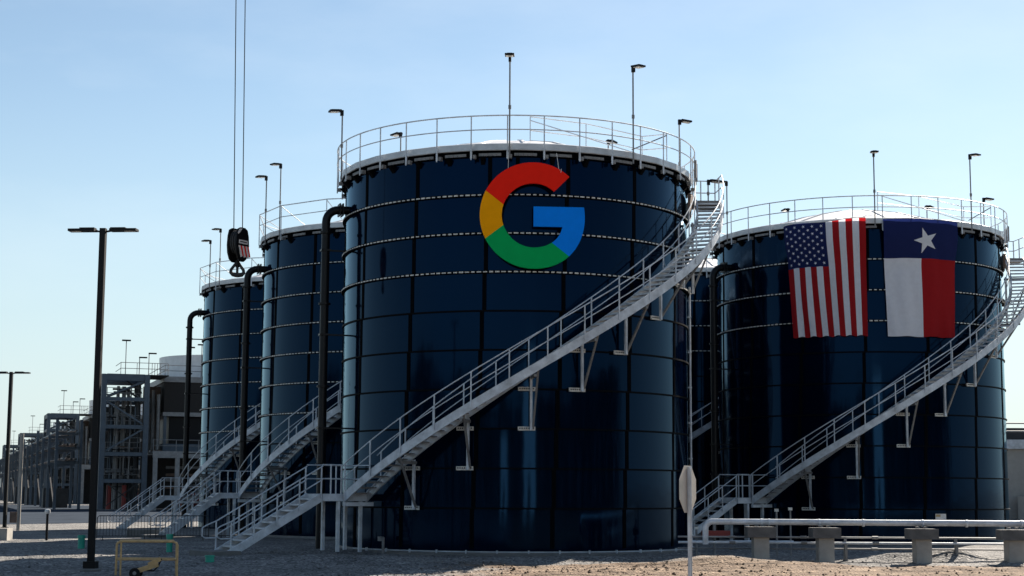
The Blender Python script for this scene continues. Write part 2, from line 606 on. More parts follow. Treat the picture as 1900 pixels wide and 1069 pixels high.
# ------------------------------------------------------------------ spiral staircase
def make_stair(loc, label, rB=13.0, rot=0.0):
    s = thing("spiral_staircase", loc, label, "staircase", "galvanised staircases winding round the tanks", rad(rot))
    P0, P1, Z0, Z1 = -48.0, 90.0, 2.09, 13.95
    NT = 59
    ri, ro = 7.30, 8.30
    zz = lambda ph: Z0 + (ph - P0) / (P1 - P0) * (Z1 - Z0)

    def stringer(r, name):
        n = 46
        prof = [(-.025, -.29), (.045, -.29), (.045, -.265), (-.005, -.265), (-.005, .025), (.045, .025), (.045, .05), (-.025, .05)]
        sg = 1 if r < 7.8 else 1
        vs, fs = [], []
        for i in range(n + 1):
            ph = P0 + (P1 - P0) * i / n
            for dr, dz in prof:
                vs.append(cp(ph, r + dr * (-1 if r > 7.8 else 1), zz(ph) + dz))
        K = len(prof)
        for i in range(n):
            for k in range(K):
                l = (k + 1) % K
                fs.append((i * K + k, i * K + l, (i + 1) * K + l, (i + 1) * K + k))
        fs.append(tuple(range(K)))
        fs.append(tuple(n * K + k for k in range(K))[::-1])
        MB().add(vs, fs, M['galv']).build(name, s)
    stringer(ri, "stringer")
    stringer(ro, "stringer")
    dph = (P1 - P0) / NT
    for i in range(NT):
        ph = P0 + dph * (i + .5)
        z = zz(ph) - .06
        b = MB()
        b.obox(cp(ph, (ri + ro) / 2, z), er(ph) * .47, et(ph) * .15, ZU * .017, M['galvd'])
        b.obox(cp(ph - .93 * dph / 2, (ri + ro) / 2, z - .012), er(ph) * .468, et(ph) * .014, ZU * .034, M['galv'])
        b.build("tread", s)

    def rail(r, name, a0, a1, n=50):
        for dz, nm, rr in ((1.06, "handrail", .024), (.56, "mid_rail", .02)):
            MB().tube([cp(a0 + (a1 - a0) * i / n, r, zz(a0 + (a1 - a0) * i / n) + dz) for i in range(n + 1)], rr, M['galv'], 6).build(nm, s)
    rail(ro + .05, "outer", P0, P1)
    rail(ri - .06, "inner", P0 + 4, P1 - 4)
    ph = P0 + .5
    i = 0
    while ph < P1 + .1:
        b = MB()
        b.obox(cp(ph, ro + .05, zz(ph) + .44), et(ph) * .022, er(ph) * .018, ZU * .62, M['galv'])
        b.build("rail_post", s)
        if i:
            q = ph - 4
            b = MB()
            b.obox(cp(q, ri - .06, zz(q) + .44), et(q) * .022, er(q) * .018, ZU * .62, M['galv'])
            b.build("rail_post", s)
        ph += 9.2
        i += 1
    # wall brackets: two bolted plates, an upright and a strut out to the outer stringer
    zs = [ZTOP - PIT * k for k in range(1, 10)]
    for ph in (-30.65, -13.6, 4.5, 19.6, 34.4, 49.5, 65, 80):
        zt = zz(ph) - .3
        below = [z for z in zs if z < zt - .02 + (.25 if ph < -20 else 0)]
        za, zb = below[0], below[1]
        br = bpy.data.objects.new("support_bracket", None)
        COL.objects.link(br)
        br.parent = s
        for z in (za, zb):
            p = MB().obox(cp(ph - 1.2, R + .14, z), et(ph) * .31, er(ph) * .03, ZU * .07, M['dash'])
            for q in range(7):
                p.obox(cp(ph - 1.2, R + .173, z + .01) + et(ph) * (-.24 + .08 * q), et(ph) * .022, er(ph) * .006, ZU * .022, M['bolt'])
            p.build("wall_plate", br)
        MB().beam(cp(ph, R + .26, zb - .06), cp(ph, R + .26, zt + .05), .09, .09, M['galv'], up=er(ph)).build("upright", br)
        MB().beam(cp(ph + .6, R + .24, zb + .05), cp(ph + 1.0, ro - .05, zz(ph + 1.0) - .27), .07, .07, M['galvd'], up=et(ph)).build("strut", br)
        MB().beam(cp(ph + .3, R + .18, zt - .06), cp(ph + .3, ro - .02, zt - .06), .09, .10, M['galvd']).build("cross_beam", br)
    # upper landing
    b = MB()
    b.lathe([(R + .27, Z1 - .16), (ro + .02, Z1 - .16), (ro + .02, Z1 + .02), (R + .27, Z1 + .02)], M['galvd'], 6, rad(90.2), rad(99), closed=True)
    b.build("upper_landing", s)
    b = MB()
    for dz in (1.06, .56):
        b.tube([cp(90, ro + .05, Z1 + dz), cp(99, ro + .05, Z1 + dz), cp(99.2, 7.75, Z1 + dz), cp(99.4, R + .4, Z1 + dz)], .024, M['galv'], 6)
    b.build("guard_rail", s)
    for ph, r in ((94.5, ro + .05), (99, ro + .05), (99.2, 7.75)):
        MB().obox(cp(ph, r, Z1 + .5), et(ph) * .022, er(ph) * .022, ZU * .58, M['galv']).build("rail_post", s)
    # underside apron joining the stair to the rim
    MB().lathe([(R + .13, Z1 - .85), (R + .19, Z1 - .85), (R + .27, Z1 - .02), (R + .13, Z1 - .02)], M['brown'], 10, rad(76), rad(97), closed=True).build("rim_apron", s)
    # lower landing
    F = -52.5
    e, t = er(F), et(F)
    W = lambda r, w, z: e * r + t * w + ZU * z
    b = MB()
    b.obox(W(8.21, 0, Z0 - .015), e * .91, t * .55, ZU * .02, M['galvd'])
    for w in (-.57, .57):
        b.obox(W(8.21, w, Z0 - .12), e * .93, t * .03, ZU * .13, M['galv'])
    for r in (7.28, 9.12):
        b.obox(W(r, 0, Z0 - .12), e * .03, t * .54, ZU * .125, M['galv'])
    b.obox(W(7.7, .68, Z0 - .36), e * .62, t * .07, ZU * .07, M['galv'])
    b.build("lower_landing", s)
    for r, w in ((8.45, .52), (8.45, -.52), (7.5, .52), (7.5, -.52)):
        MB().obox(W(r, w, Z0 / 2 - .32), e * .055, t * .055, ZU * (Z0 / 2 + .06), M['galv']).build("landing_leg", s)
    # lower flight, straight out from the tank
    rA = 9.14
    zf = lambda r: Z0 * (rB - r) / (rB - rA)
    for w in (-.5, .5):
        d = (W(rB, w, 0) - W(rA, w, Z0)).normalized()
        nrm = d.cross(t).normalized()
        if nrm.z < 0:
            nrm = -nrm
        c = W((rA + rB) / 2, w, Z0 / 2 - .03)
        L2 = (W(rB, w, 0) - W(rA, w, Z0)).length / 2
        MB().obox(c - nrm * .07, d * L2, t * .028, nrm * .14, M['galv']).build("stringer", s)
    for i in range(10):
        r = rA + (rB - rA) * (i + .55) / 10.2
        MB().obox(W(r, 0, zf(r) - .05), e * .15, t * .47, ZU * .017, M['galvd']).obox(W(r + .145, 0, zf(r) - .065), e * .012, t * .468, ZU * .033, M['galv']).build("tread", s)
    for w in (-.56, .56):
        for dz, nm in ((1.0, "handrail"), (.52, "mid_rail")):
            MB().tube([W(rA, w, Z0 + dz), W(rB - .25, w, zf(rB - .25) + dz)], .024, M['galv'], 6).build(nm, s)
        MB().tube([W(rB - .25, w, zf(rB - .25) + 1.0), W(rB + .15, w, .98), W(rB + .28, w, .9), W(rB + .28, w, .62), W(rB + .15, w, .55), W(rB - .25, w, zf(rB - .25) + .42)], .024, M['galv'], 6).build("end_loop", s)
        for i in range(5):
            r = rA + .05 + (rB - .3 - rA) * i / 4
            MB().obox(W(r, w, zf(r) + .45), e * .02, t * .02, ZU * .55, M['galv']).build("rail_post", s)
    # landing guard
    b = MB()
    for dz in (1.05, .55):
        b.tube([W(rA, -.56, Z0 + dz), W(7.05, -.56, Z0 + dz)], .023, M['galv'], 6)
        b.tube([W(rA, .56, Z0 + dz), W(8.36, .56, Z0 + dz)], .023, M['galv'], 6)
        b.tube([W(7.12, -.56, Z0 + dz), W(7.12, .5, Z0 + dz)], .023, M['galv'], 6)
    b.build("guard_rail", s)
    for r, w in ((8.36, .56), (7.9, -.56), (7.1, -.56), (8.8, .56)):
        MB().obox(W(r, w, Z0 + .5), e * .02, t * .02, ZU * .56, M['galv']).build("rail_post", s)
    MB().obox(W(rB + .1, .1, -.02), e * .55, t * .85, ZU * .16, M['conc']).build("foot_pad", s)
    return s


stair = make_stair(TG, "galvanised staircase winding round the tank with the letter sign")
stair2 = make_stair(T2, "staircase of the middle tank in the left row, its foot beside the barricades", 11.95, -13)
dup(stair2, T3, "staircase of the farthest left tank, curving up below the crane hook", rad(-15))
dup(stair, T4, "galvanised staircase winding round the tank with the flags")
dup(stair, T5, "short piece of staircase seen in the dark gap between two tanks")


# ------------------------------------------------------------------ black overflow pipes
def make_pipe(loc, label):
    s = thing("overflow_pipe", loc, label, "pipe", "black pipes rising beside the tanks")
    ph, rp = -73.0, 7.75
    zt = 13.12
    b = MB()
    pts = [cp(ph, rp, -.1), cp(ph, rp, zt - .5)]
    for i in range(1, 7):
        a = pi / 2 * i / 6
        pts.append(cp(ph, rp - .5 * (1 - cos(a)), zt - .5 + .5 * sin(a)))
    pts.append(cp(ph, R - .05, zt))
    b.tube(pts, .165, M['pipe'], 14)
    b.build("pipe_run", s, smooth=True)
    for z in (3.2, 6.2, 9.4, 12.2):
        MB().lathe([(.165, z - .04), (.235, z - .04), (.235, z + .04), (.165, z + .04)], M['pipe'], 16, c=cp(ph, rp, 0)[:2]).build("flange", s)
    d = er(ph)
    for r in (7.12, 7.24):
        MB().obox(cp(ph, r, zt), d * .025, et(ph) * .24, ZU * .24, M['pipe']).build("flange", s)
    for z in (4.6, 8.2, 11.5):
        MB().beam(cp(ph, R, z), cp(ph, rp - .1, z), .06, .06, M['pipe']).obox(cp(ph, rp, z), et(ph) * .19, er(ph) * .19, ZU * .035, M['pipe']).build("pipe_clamp", s)
    return s


pipe = make_pipe(TG, "black pipe rising at the left side of the letter sign tank")
dup(pipe, T2, "black pipe rising beside the middle left tank, just right of the crane hook")
dup(pipe, T3, "leftmost and farthest black pipe, beside the tank below the crane hook")
dup(pipe, T4, "black pipe rising at the left side of the flag tank")


# ------------------------------------------------------------------ lamps on the tank rims
def make_tank_lamp(hgt):
    """origin at the rail foot, head points along local -Y (outward)"""
    s = bpy.data.objects.new("rim_lamp", None)
    COL.objects.link(s)
    MB().tube([(0, 0, 0), (0, 0, hgt)], .03, M['galvd'], 7).tube([(0, 0, hgt * .48), (0, 0, hgt * .48 + .14)], .055, M['galvd'], 7).build("pole", s)
    b = MB()
    b.obox((0, -.02, hgt + .02), (.05, 0, 0), (0, .06, 0), (0, 0, .11), M['black'])
    b.obox((0, -.30, hgt + .08), (.17, 0, 0), (0, .23, .02), (0, 0, .032), M['black'])
    b.obox((0, -.30, hgt + .12), (.09, 0, 0), (0, .15, .012), (0, 0, .016), M['black'])
    hd = b.build("lamp_head", s)
    MB().obox((0, -.32, hgt + .028), (.13, 0, 0), (0, .16, .013), (0, 0, .006), M['lens']).build("lens", hd)
    return s


LG = "lamps on poles round the tank rims"
protos = {}


def rim_lamp(T, ph, hgt, label, r=R + .44, z0=14.25):
    if hgt in protos:
        o = copy_tree(protos[hgt])
    else:
        o = protos[hgt] = make_tank_lamp(hgt)
    o.location = T + cp(ph, r, z0)
    o.rotation_euler.z = rad(ph)
    tag(o, label, "lamp", LG)
    return o


rim_lamp(TG, -69, 2.62, "rim lamp at the left edge of the letter sign tank")
rim_lamp(TG, -2.0, 3.55, "tallest rim lamp, on the letter sign tank above the sign")
rim_lamp(TG, 36.3, 3.55, "tall rim lamp on the letter sign tank, right of the one above the sign")
rim_lamp(TG, 109, 3.55, "rim lamp at the right edge of the letter sign tank, near the stair top", z0=14.2)
rim_lamp(TG, -135, 3.5, "low dark rim lamp seen through the left railing of the letter sign tank", r=R + .3)
rim_lamp(TG, 145, 3.4, "low dark rim lamp seen through the right railing of the letter sign tank", r=R + .3)
rim_lamp(TG, 97.5, 1.0, "small lamp on the stair landing at the right edge of the letter sign tank", r=8.0, z0=13.9)
rim_lamp(T4, -68, 2.85, "rim lamp at the left edge of the flag tank")
rim_lamp(T4, -5.4, 3.35, "tall rim lamp on the flag tank between the two flags")
rim_lamp(T4, 33.5, 3.5, "tall rim lamp on the flag tank right of the three-colour star flag")
rim_lamp(T4, 106, 3.0, "rim lamp at the right edge of the flag tank, below its tall neighbour")
rim_lamp(T4, -163, 3.3, "low dark rim lamp behind the railing left of the striped flag")
rim_lamp(T4, 137, 3.2, "low dark rim lamp behind the railing above the star flag")
rim_lamp(T2, -49, 3.5, "taller rim lamp on the middle left tank")
rim_lamp(T2, -61, 3.15, "shorter rim lamp at the left edge of the middle left tank")
rim_lamp(T3, -45, 3.4, "taller rim lamp on the farthest left tank, left of the crane hook")
rim_lamp(T3, -54, 2.85, "shorter rim lamp at the left edge of the farthest left tank")


# ------------------------------------------------------------------ round letter sign
def bez(p0, p1, p2, p3, n=14):
    out = []
    for i in range(1, n + 1):
        t = i / n
        out.append(tuple((1 - t) ** 3 * a + 3 * (1 - t) ** 2 * t * b_ + 3 * (1 - t) * t * t * c + t ** 3 * d for a, b_, c, d in zip(p0, p1, p2, p3)))
    return out


def path(start, segs):
    pts = [start]
    cur = start
    for sg in segs:
        if sg[0] == 'c':
            q = sg[1:]
            P = [(cur[0] + q[k], cur[1] + q[k + 1]) for k in (0, 2, 4)]
            pts += bez(cur, *P)
        elif sg[0] == 'C':
            q = sg[1:]
            P = [(q[k], q[k + 1]) for k in (0, 2, 4)]
            pts += bez(cur, *P)
        elif sg[0] == 'l':
            pts.append((cur[0] + sg[1], cur[1] + sg[2]))
        cur = pts[-1]
    return pts


sg_loc = TG + cp(5.0, R + .27, 12.08)
sign = thing("letter_sign", sg_loc, "big round letter sign in red, yellow, green and blue hung on the nearest tank", "sign")
sign.rotation_euler.z = rad(5.0)
SC = 1.94 / 24
segs = dict(
    red_arc=('lred', path((24, 9.5), [('c', 3.54, 0, 6.71, 1.22, 9.21, 3.6), ('l', 6.85, -6.85), ('C', 35.9, 2.38, 30.47, 0, 24, 0), ('C', 14.62, 0, 6.51, 5.38, 2.56, 13.22), ('l', 7.98, 6.19), ('C', 12.43, 13.72, 17.74, 9.5, 24, 9.5)])),
    blue_bar=('lblu', path((46.98, 24.55), [('c', 0, -1.57, -.15, -3.09, -.38, -4.55), ('l', -22.6, 0), ('l', 0, 9.02), ('l', 12.94, 0), ('c', -.58, 2.96, -2.26, 5.48, -4.78, 7.18), ('l', 7.73, 6), ('c', 4.51, -4.18, 7.09, -10.36, 7.09, -17.65)])),
    yellow_arc=('lyel', path((10.53, 28.59), [('c', -.48, -1.45, -.76, -2.99, -.76, -4.59), ('c', 0, -1.6, .27, -3.14, .76, -4.59), ('l', -7.98, -6.19), ('C', .92, 16.46, 0, 20.12, 0, 24), ('c', 0, 3.88, .92, 7.54, 2.56, 10.78), ('l', 7.97, -6.19)])),
    green_arc=('lgrn', path((24, 48), [('c', 6.48, 0, 11.93, -2.13, 15.89, -5.81), ('l', -7.73, -6), ('c', -2.15, 1.45, -4.92, 2.3, -8.16, 2.3), ('c', -6.26, 0, -11.57, -4.22, -13.47, -9.91), ('l', -7.98, 6.19), ('C', 6.51, 42.62, 14.62, 48, 24, 48)])))
for nm, (mk, pts) in segs.items():
    # drop the doubled closing point
    if (V((*pts[0], 0)) - V((*pts[-1], 0))).length < .05:
        pts = pts[:-1]
    n = len(pts)
    dep = .05
    vs = [((x - 24) * SC, -dep, (24 - y) * SC) for x, y in pts] + [((x - 24) * SC, dep, (24 - y) * SC) for x, y in pts]
    b = MB()
    b.add(vs, [tuple(range(n)), tuple(range(n, 2 * n))[::-1]] + [(i, (i + 1) % n, n + (i + 1) % n, n + i) for i in range(n)], M[mk])
    b.build(nm, sign)
for x, ztop_, dx in ((-.93, 2.3, .02), (.93, 2.3, -.10)):
    b = MB()
    zb = 1.62
    b.tube([(x, -.03, zb - .05), (x + dx * .4, -.035, zb + .25), (x + dx, -.03, ztop_)], .011, M['rope'], 5)
    if dx < 0:
        b.tube([(x, -.06, zb + .05), (x + .08, -.07, zb + .1), (x + .05, -.07, zb - .04)], .01, M['rope'], 5)
    b.build("hanging_rope", sign)


# ------------------------------------------------------------------ flags
def make_flag(ph0, ph1, zt, zb, label, style):
    root_ph = (ph0 + ph1) / 2
    f = thing("flag", T4 + cp(root_ph, R + .2, zt), label, "flag")
    nx, ny = 78, 96
    W_ = rad(ph1 - ph0) * (R + .2)
    H_ = zt - zb
    rnd = random.Random(3 if style == 'striped' else 9)
    k1, k2, k3 = rnd.random() * 6, rnd.random() * 6, rnd.random() * 6

    def P(u, v, off=0.0):
        """u 0..1 left-right, v 0..1 top-bottom, in flag coordinates"""
        if style == 'striped':
            uu = u + .085 * v * (1 - u) + (.03 * v * v * sin(3 * u)) * (u < 1)
            top = .030 * (1 - u) - .006 * sin(u * 9)
            bot = .006 * sin(u * 40)
        else:
            uu = u + .045 * v * (1 - u) - .025 * v * u
            top = .012 * abs(u - .5) * 2 - .004
            bot = .003 * sin(u * 17)
        ph = ph0 + (ph1 - ph0) * uu
        q = max(0, min(1, (.42 - v) / .30))
        r = R + .19 + .26 * q * q * (3 - 2 * q)
        r += .03 * v * sin(u * 9 + k2 + 2.2 * v) * sin(v * 2.6 + k1) + .022 * v * sin((u - .35 * v) * 26 + k3)
        r += (.018 + .035 * v) * (sin(u * 17 + k1 + v * 1.5) * .6 + sin(u * 31 + k2 - v * 3) * .4) * (.15 + v)
        r += .02 * sin(v * 7 + u * 5 + k3)
        if style == 'striped' and u < .06:
            r -= (.06 - u) * 2.6
        z = zt - H_ * (v + top * (1 - v) + bot * v)
        return T4 + cp(ph, max(r, R + .13) + off, z) - f.location
    xs = [i / nx for i in range(nx + 1)]
    ys = [j / ny for j in range(ny + 1)]
    b = MB()
    cr, cw, cb = (b._m(M[k]) for k in ('cred', 'cwhi', 'cblu'))
    b.v = [tuple(P(u, v)) for v in ys for u in xs]

    def colour(u, v):
        if style == 'striped':
            if u < 7 / 13 and v < .385:
                return cb
            return cr if int(u * 13) % 2 == 0 else cw
        if v < 1 / 3:
            return cb
        return cw if u < .5 else cr
    for j in range(ny):
        for i in range(nx):
            a = j * (nx + 1) + i
            b.f.append((a, a + 1, a + nx + 2, a + nx + 1))
            b.mi.append(colour((i + .5) / nx, (j + .5) / ny))

    def star(cu, cv, rad_, rot):
        vs = [P(cu, cv, .02)]
        for k in range(10):
            a = rot + k * pi / 5
            rr_ = rad_ if k % 2 == 0 else rad_ * .382
            vs.append(P(cu + rr_ * cos(a) / W_, cv + rr_ * sin(a) / H_, .02))
        b.add(vs, [(0, 1 + k, 1 + (k + 1) % 10) for k in range(10)], M['cwhi'])
    if style == 'striped':
        for r_ in range(9):
            n_ = 6 if r_ % 2 == 0 else 5
            for c_ in range(n_):
                cu = (r_ + 1) / 10 * 7 / 13
                cv = ((c_ * 2 + 1) if n_ == 6 else (c_ * 2 + 2)) / 12 * .385
                star(cu, cv, .082, pi)
    else:
        star(.545, .185, .60, pi)
    o = b.build("cloth", f, fixn=False)
    o.data.polygons.foreach_set('use_smooth', [True] * len(o.data.polygons))
    h = MB()
    h.tube([P(u, -.004) for u in [i / 20 for i in range(21)]], .016, M['rope'], 5)
    h.build("top_cord", f)
    return f


make_flag(-39.3, -8.7, 14.70, 9.38, "striped flag with white stars on blue, hanging over the tank rim", 'striped')
make_flag(-2.7, 26.3, 14.68, 9.34, "flag with one large white star above white and red halves", 'star')

# small notice on the flag tank
s = thing("notice_plate", T4 + cp(17.5, R + .06, 1.3), "small white notice plate low on the flag tank", "notice", rz=rad(17.5))
MB().box(-.27, .27, -.012, .012, -.13, .13, M['label']).build("plate", s)
MB().box(-.25, -.02, -.017, -.0125, .0, .10, M['orange']).build("warning_panel", s)


# ------------------------------------------------------------------ crane hook
hk = thing("crane_hook_block", at(440, 512, 60), "black crane hook block with red and white stripes hanging on two cables", "crane hook")
b = MB()
ax, ay = V((.93, .36, 0)), V((-.36, .93, 0))
outl = [(-.24, .62), (-.34, .86), (-.37, 1.15), (-.34, 1.5), (-.27, 1.74), (-.12, 1.82), (.12, 1.82), (.27, 1.74), (.34, 1.5), (.37, 1.15), (.32, .86), (.22, .62), (.08, .52), (-.08, .52)]


def plate(mb, out, off, th, m, ax=ax, ay=ay):
    n = len(out)
    vs = [ax * x + ay * (off - th) + ZU * z for x, z in out] + [ax * x + ay * (off + th) + ZU * z for x, z in out]
    mb.add(vs, [tuple(range(n)), tuple(range(n, 2 * n))[::-1]] + [(i, (i + 1) % n, n + (i + 1) % n, n + i) for i in range(n)], m)


hx, hy = V((.52, .854, 0)), V((.854, -.52, 0))     # block turned so that one cheek and one edge show
b = MB()
for off in (-.20, .20):
    plate(b, outl, off, .035, M['black'], hx, hy)
b.build("side_cheek", hk)
b = MB()
for off in (-.10, .0, .10):
    plate(b, [(.33 * cos(a * pi / 9), 1.28 + .46 * sin(a * pi / 9)) for a in range(18)], off, .03, M['dark'], hx, hy)
b.build("sheave", hk)
for i in range(3):
    x0 = -.24 + i * .19
    for out, off, mk in (([(x0, 1.12), (x0 + .09, 1.12), (x0 + .22, .72), (x0 + .13, .68)], .245, 'label'),
                         ([(x0 + .095, 1.12), (x0 + .185, 1.12), (x0 + .30, .74), (x0 + .225, .72)], .243, 'lred')):
        b = MB()
        plate(b, out, off, .012, M[mk], hx, hy)
        b.build("warning_stripe", hk)
b = MB()
plate(b, [(-.22, 1.20), (.26, 1.20), (.26, 1.34), (-.22, 1.34)], .245, .012, M['label'], hx, hy)
plate(b, [(-.17, 1.25), (.21, 1.25), (.21, 1.29), (-.17, 1.29)], .256, .004, M['black'], hx, hy)
b.build("name_plate", hk)
b = MB()
plate(b, [(-.26, 1.55), (-.05, 1.78), (-.20, 1.76), (-.30, 1.6)], .245, .012, M['label'], hx, hy)
b.build("corner_plate", hk)
b = MB()
b.tube([(0, 0, .58), (0, 0, .32)], .075, M['black'], 10)
for sg in (-1, 1):
    pts = [ax * (sg * x) + ZU * z for x, z in ((.03, .52), (.12, .38), (.235, .22), (.25, .12), (.17, .045), (0, .02))]
    b.tube(pts, [.05, .055, .06, .07, .085, .09], M['dark'], 9)
b.tube([(0, 0, .35), (0, 0, .05)], .05, M['dark'], 9)
b.build("double_hook", hk, smooth=True)
for p0, p1 in (((434, 424), (438, 0)), ((450, 424), (455, 0))):
    a = at(*p0, 60) - hk.location
    c = at(*p1, 60) - hk.location
    c = a + (c - a) * 3.0
    MB().tube([a - ZU * .12, c], .018, M['dark'], 6).build("cable", hk)


# ------------------------------------------------------------------ lamp posts
def lamp_post(loc, hgt, rz, label, head=.78):
    s = thing("lamp_post", loc, label, "lamp post", "black double headed lamp posts", rz)
    MB().obox((0, 0, hgt / 2), (.085, 0, 0), (0, .085, 0), (0, 0, hgt / 2), M['black']).build("pole", s)
    MB().obox((0, 0, .08), (.17, 0, 0), (0, .17, 0), (0, 0, .10), M['black']).build("base_cover", s)
    for sg in (-1, 1):
        b = MB()
        b.beam((sg * .05, 0, hgt - .10), (sg * .26, 0, hgt - .07), .05, .05, M['black'])
        b.obox((sg * (.22 + head / 2), 0, hgt - .055), (head / 2, 0, .0), (0, .16, 0), (0, 0, .035), M['black'])
        b.obox((sg * (.22 + head * .3), 0, hgt - .005), (head * .28, 0, .0), (0, .12, 0), (0, 0, .02), M['black'])
        h = b.build("lamp_head", s)
        MB().obox((sg * (.22 + head * .73), 0, hgt - .094), (head * .2, 0, 0), (0, .09, 0), (0, 0, .004), M['lens']).build("lens", h)
    b = MB()
    b.lathe([(.001, -.02), (.27, -.02), (.30, -.05), (.30, -.8)], M['conc'], 20)
    b.build("footing", s)
    return s


g = at(168, 1056, 45.8)
lamp_post((g.x, 45.8, 0.02), 9.68, rad(-4), "tall black lamp post with two heads in the left foreground")
lamp_post((-27.4, 87.7, 0), 8.6, rad(-3), "smaller far lamp post with two heads at the left edge", .8)

s = thing("utility_pole", (-26.75, 88, 0), "pale grey steel pole with a small box at the left edge", "pole")
MB().cyl((0, 0), .10, -.2, 5.25, M['concw'], 14).build("pole", s, smooth=True)
MB().box(-.45, -.11, -.12, .12, .42, 1.0, M['brown']).build("meter_box", s)

s = thing("bollard_light", (-20.35, 71.1, 0), "short black bollard light with a round head on gravel", "bollard light")
MB().cyl((0, 0), .055, -.2, 1.15, M['black'], 12).build("post", s)
MB().lathe([(.02, 1.13), (.11, 1.16), (.13, 1.25), (.11, 1.34), (.02, 1.36)], M['fascia'], 16).build("head", s, smooth=True)

s = thing("concrete_block", at(4, 1008, 71) * 1.0, "low concrete block at the left edge of the gravel", "concrete block")
s.location.z = 0
MB().box(-.45, .32, -.4, .4, -.1, .52, M['concw']).build("block", s)


def teal_pipe(px, py, Y, hgt, r, label):
    p = at(px, py, Y)
    s = thing("pipe_riser", (p.x, Y, 0), label, "pipe stub", "teal plastic pipe stubs in the gravel")
    MB().lathe([(r, -.2), (r, hgt), (r - .015, hgt), (r - .015, hgt - .1)], M['teal'], 18).build("riser", s, smooth=True)
    MB().lathe([(r + .002, hgt * .78), (r + .02, hgt * .78), (r + .02, hgt * .97), (r + .002, hgt * .97)], M['teal'], 18).build("collar", s)


teal_pipe(150.5, 1018, 61.4, .5, .13, "teal pipe stub left of the tall black lamp post")
teal_pipe(314, 1022, 59, .62, .11, "teal pipe stub behind the yellow rail frame")
teal_pipe(389, 1044, 50.4, .2, .14, "low teal pipe stub by the foot of the near staircase")

# yellow rail frame
s = thing("guard_frame", at(272, 1063, 44), "low yellow tubular guard frame on the dark gravel", "guard rail")
s.location.z = -.08
for dx, dy in ((.07, -.35), (-.12, .45)):
    b = MB()
    x0, x1 = -.82 + dx, .82 + dx
    b.tube([(x0, dy, -.1), (x0, dy, .82), (x0 + .1, dy, .9), (x1 - .1, dy, .9), (x1, dy, .82), (x1, dy, -.1)], .03, M['orange'], 8)
    b.tube([(x0, dy, .42), (x1, dy, .42)], .026, M['orange'], 8)
    b.tube([(x0 + .12, dy, -.1), (x0 + .12, dy, .88)], .026, M['orange'], 8)
    b.build("hoop", s)
for sx in (-1, 1):
    for z in (.86, .42):
        MB().tube([(sx * .80 + .07, -.35, z), (sx * .80 - .12, .45, z)], .026, M['orange'], 8).build("cross_rail", s)

# small wheeled machine
p = at(263, 1066, 43.2)
s = thing("hand_machine", (p.x, 43.2, -.12), "small yellow two-wheeled machine lying by the guard frame", "machine", rz=rad(10))
MB().obox((.12, 0, .26), (.30, 0, .10), (0, .10, 0), (-.02, 0, .06), M['orange']).obox((.32, 0, .42), (.16, 0, .08), (0, .06, 0), (-.02, 0, .05), M['orange']).build("body", s)
for dy, dx in ((-.16, -.18), (.16, -.12)):
    w = MB()
    w.tube([(dx, dy - .05, .13), (dx, dy + .05, .13)], .14, M['black'], 18)
    wo = w.build("wheel", s, smooth=True)
    MB().tube([(dx, dy - .06, .13), (dx, dy + .06, .13)], .05, M['galvd'], 10).build("hub", wo)
MB().tube([(.05, 0, .2), (.3, .02, .18), (.42, 0, .3), (.5, 0, .5)], .02, M['black'], 6).build("handle", s)


# crowd barricades
def barricade(x, y, rz, label, L_=2.3):
    s = thing("barricade", (x, y, 0), label, "barricade", "steel crowd barricades by the stair feet", rz)
    b = MB()
    b.tube([(-L_ / 2, 0, .12), (-L_ / 2, 0, 1.0), (-L_ / 2 + .08, 0, 1.08), (L_ / 2 - .08, 0, 1.08), (L_ / 2, 0, 1.0), (L_ / 2, 0, .12)], .02, M['dark'], 6)
    b.tube([(-L_ / 2, 0, .2), (L_ / 2, 0, .2)], .018, M['dark'], 6)
    n = 17
    for i in range(1, n):
        b.tube([(-L_ / 2 + L_ * i / n, 0, .2), (-L_ / 2 + L_ * i / n, 0, 1.08)], .01, M['dark'], 5)
    b.build("frame", s)
    for sx in (-1, 1):
        MB().beam((sx * (L_ / 2 - .25), -.3, .03), (sx * (L_ / 2 - .25), .3, .03), .05, .03, M['dark']).beam((sx * (L_ / 2 - .25), 0, .03), (sx * (L_ / 2 - .25), 0, .2), .03, .03, M['dark'], up=(0, 1, 0)).build("foot", s)


barricade(-17.0, 71.2, rad(8), "leftmost steel barricade, in front of the far stair foot")
barricade(-14.55, 71.8, rad(16), "steel barricade between two others near the stair feet")
barricade(-12.3, 73.3, rad(40), "rightmost steel barricade, below the middle tank's staircase")
s = thing("concrete_pad", (-17.2, 77.4, 0), "dark low concrete pad behind the barricades", "concrete pad")
MB().box(-1.0, 1.0, -.6, .6, -.1, .35, M['conc']).build("slab", s)

# ------------------------------------------------------------------ pipe rack at the right
PG = "concrete piers carrying the grey pipe"
pier = None
for i, (px, lab) in enumerate(((1411, "leftmost concrete pier under the grey pipe"), (1531, "second concrete pier from the left under the grey pipe"),
                               (1711, "third concrete pier from the left, beside sunlit dirt"), (1882, "concrete pier at the right edge of the photo"))):
    p = at(px, 1030, 53.3)
    if pier is None:
        pier = thing("pipe_pier", (p.x, 53.3, 0), lab, "pier", PG)
        MB().box(-.25, .25, -.30, .30, -.9, .76, M['concw']).build("shaft", pier)
        MB().box(-.46, .46, -.42, .42, .765, 1.10, M['capc']).build("cap", pier)
        b = MB()
        for q in (-.12, .12):
            b.box(q - .05, q + .05, -.12, .12, 1.121, 1.17, M['galvd'])
        b.build("pipe_shoe", pier)
    else:
        dup(pier, (p.x, 53.3, -.02 * i), lab)
s = thing("steel_pipe", (6.4, 53.3, 0), "thick grey steel pipe running along the concrete piers", "pipe")
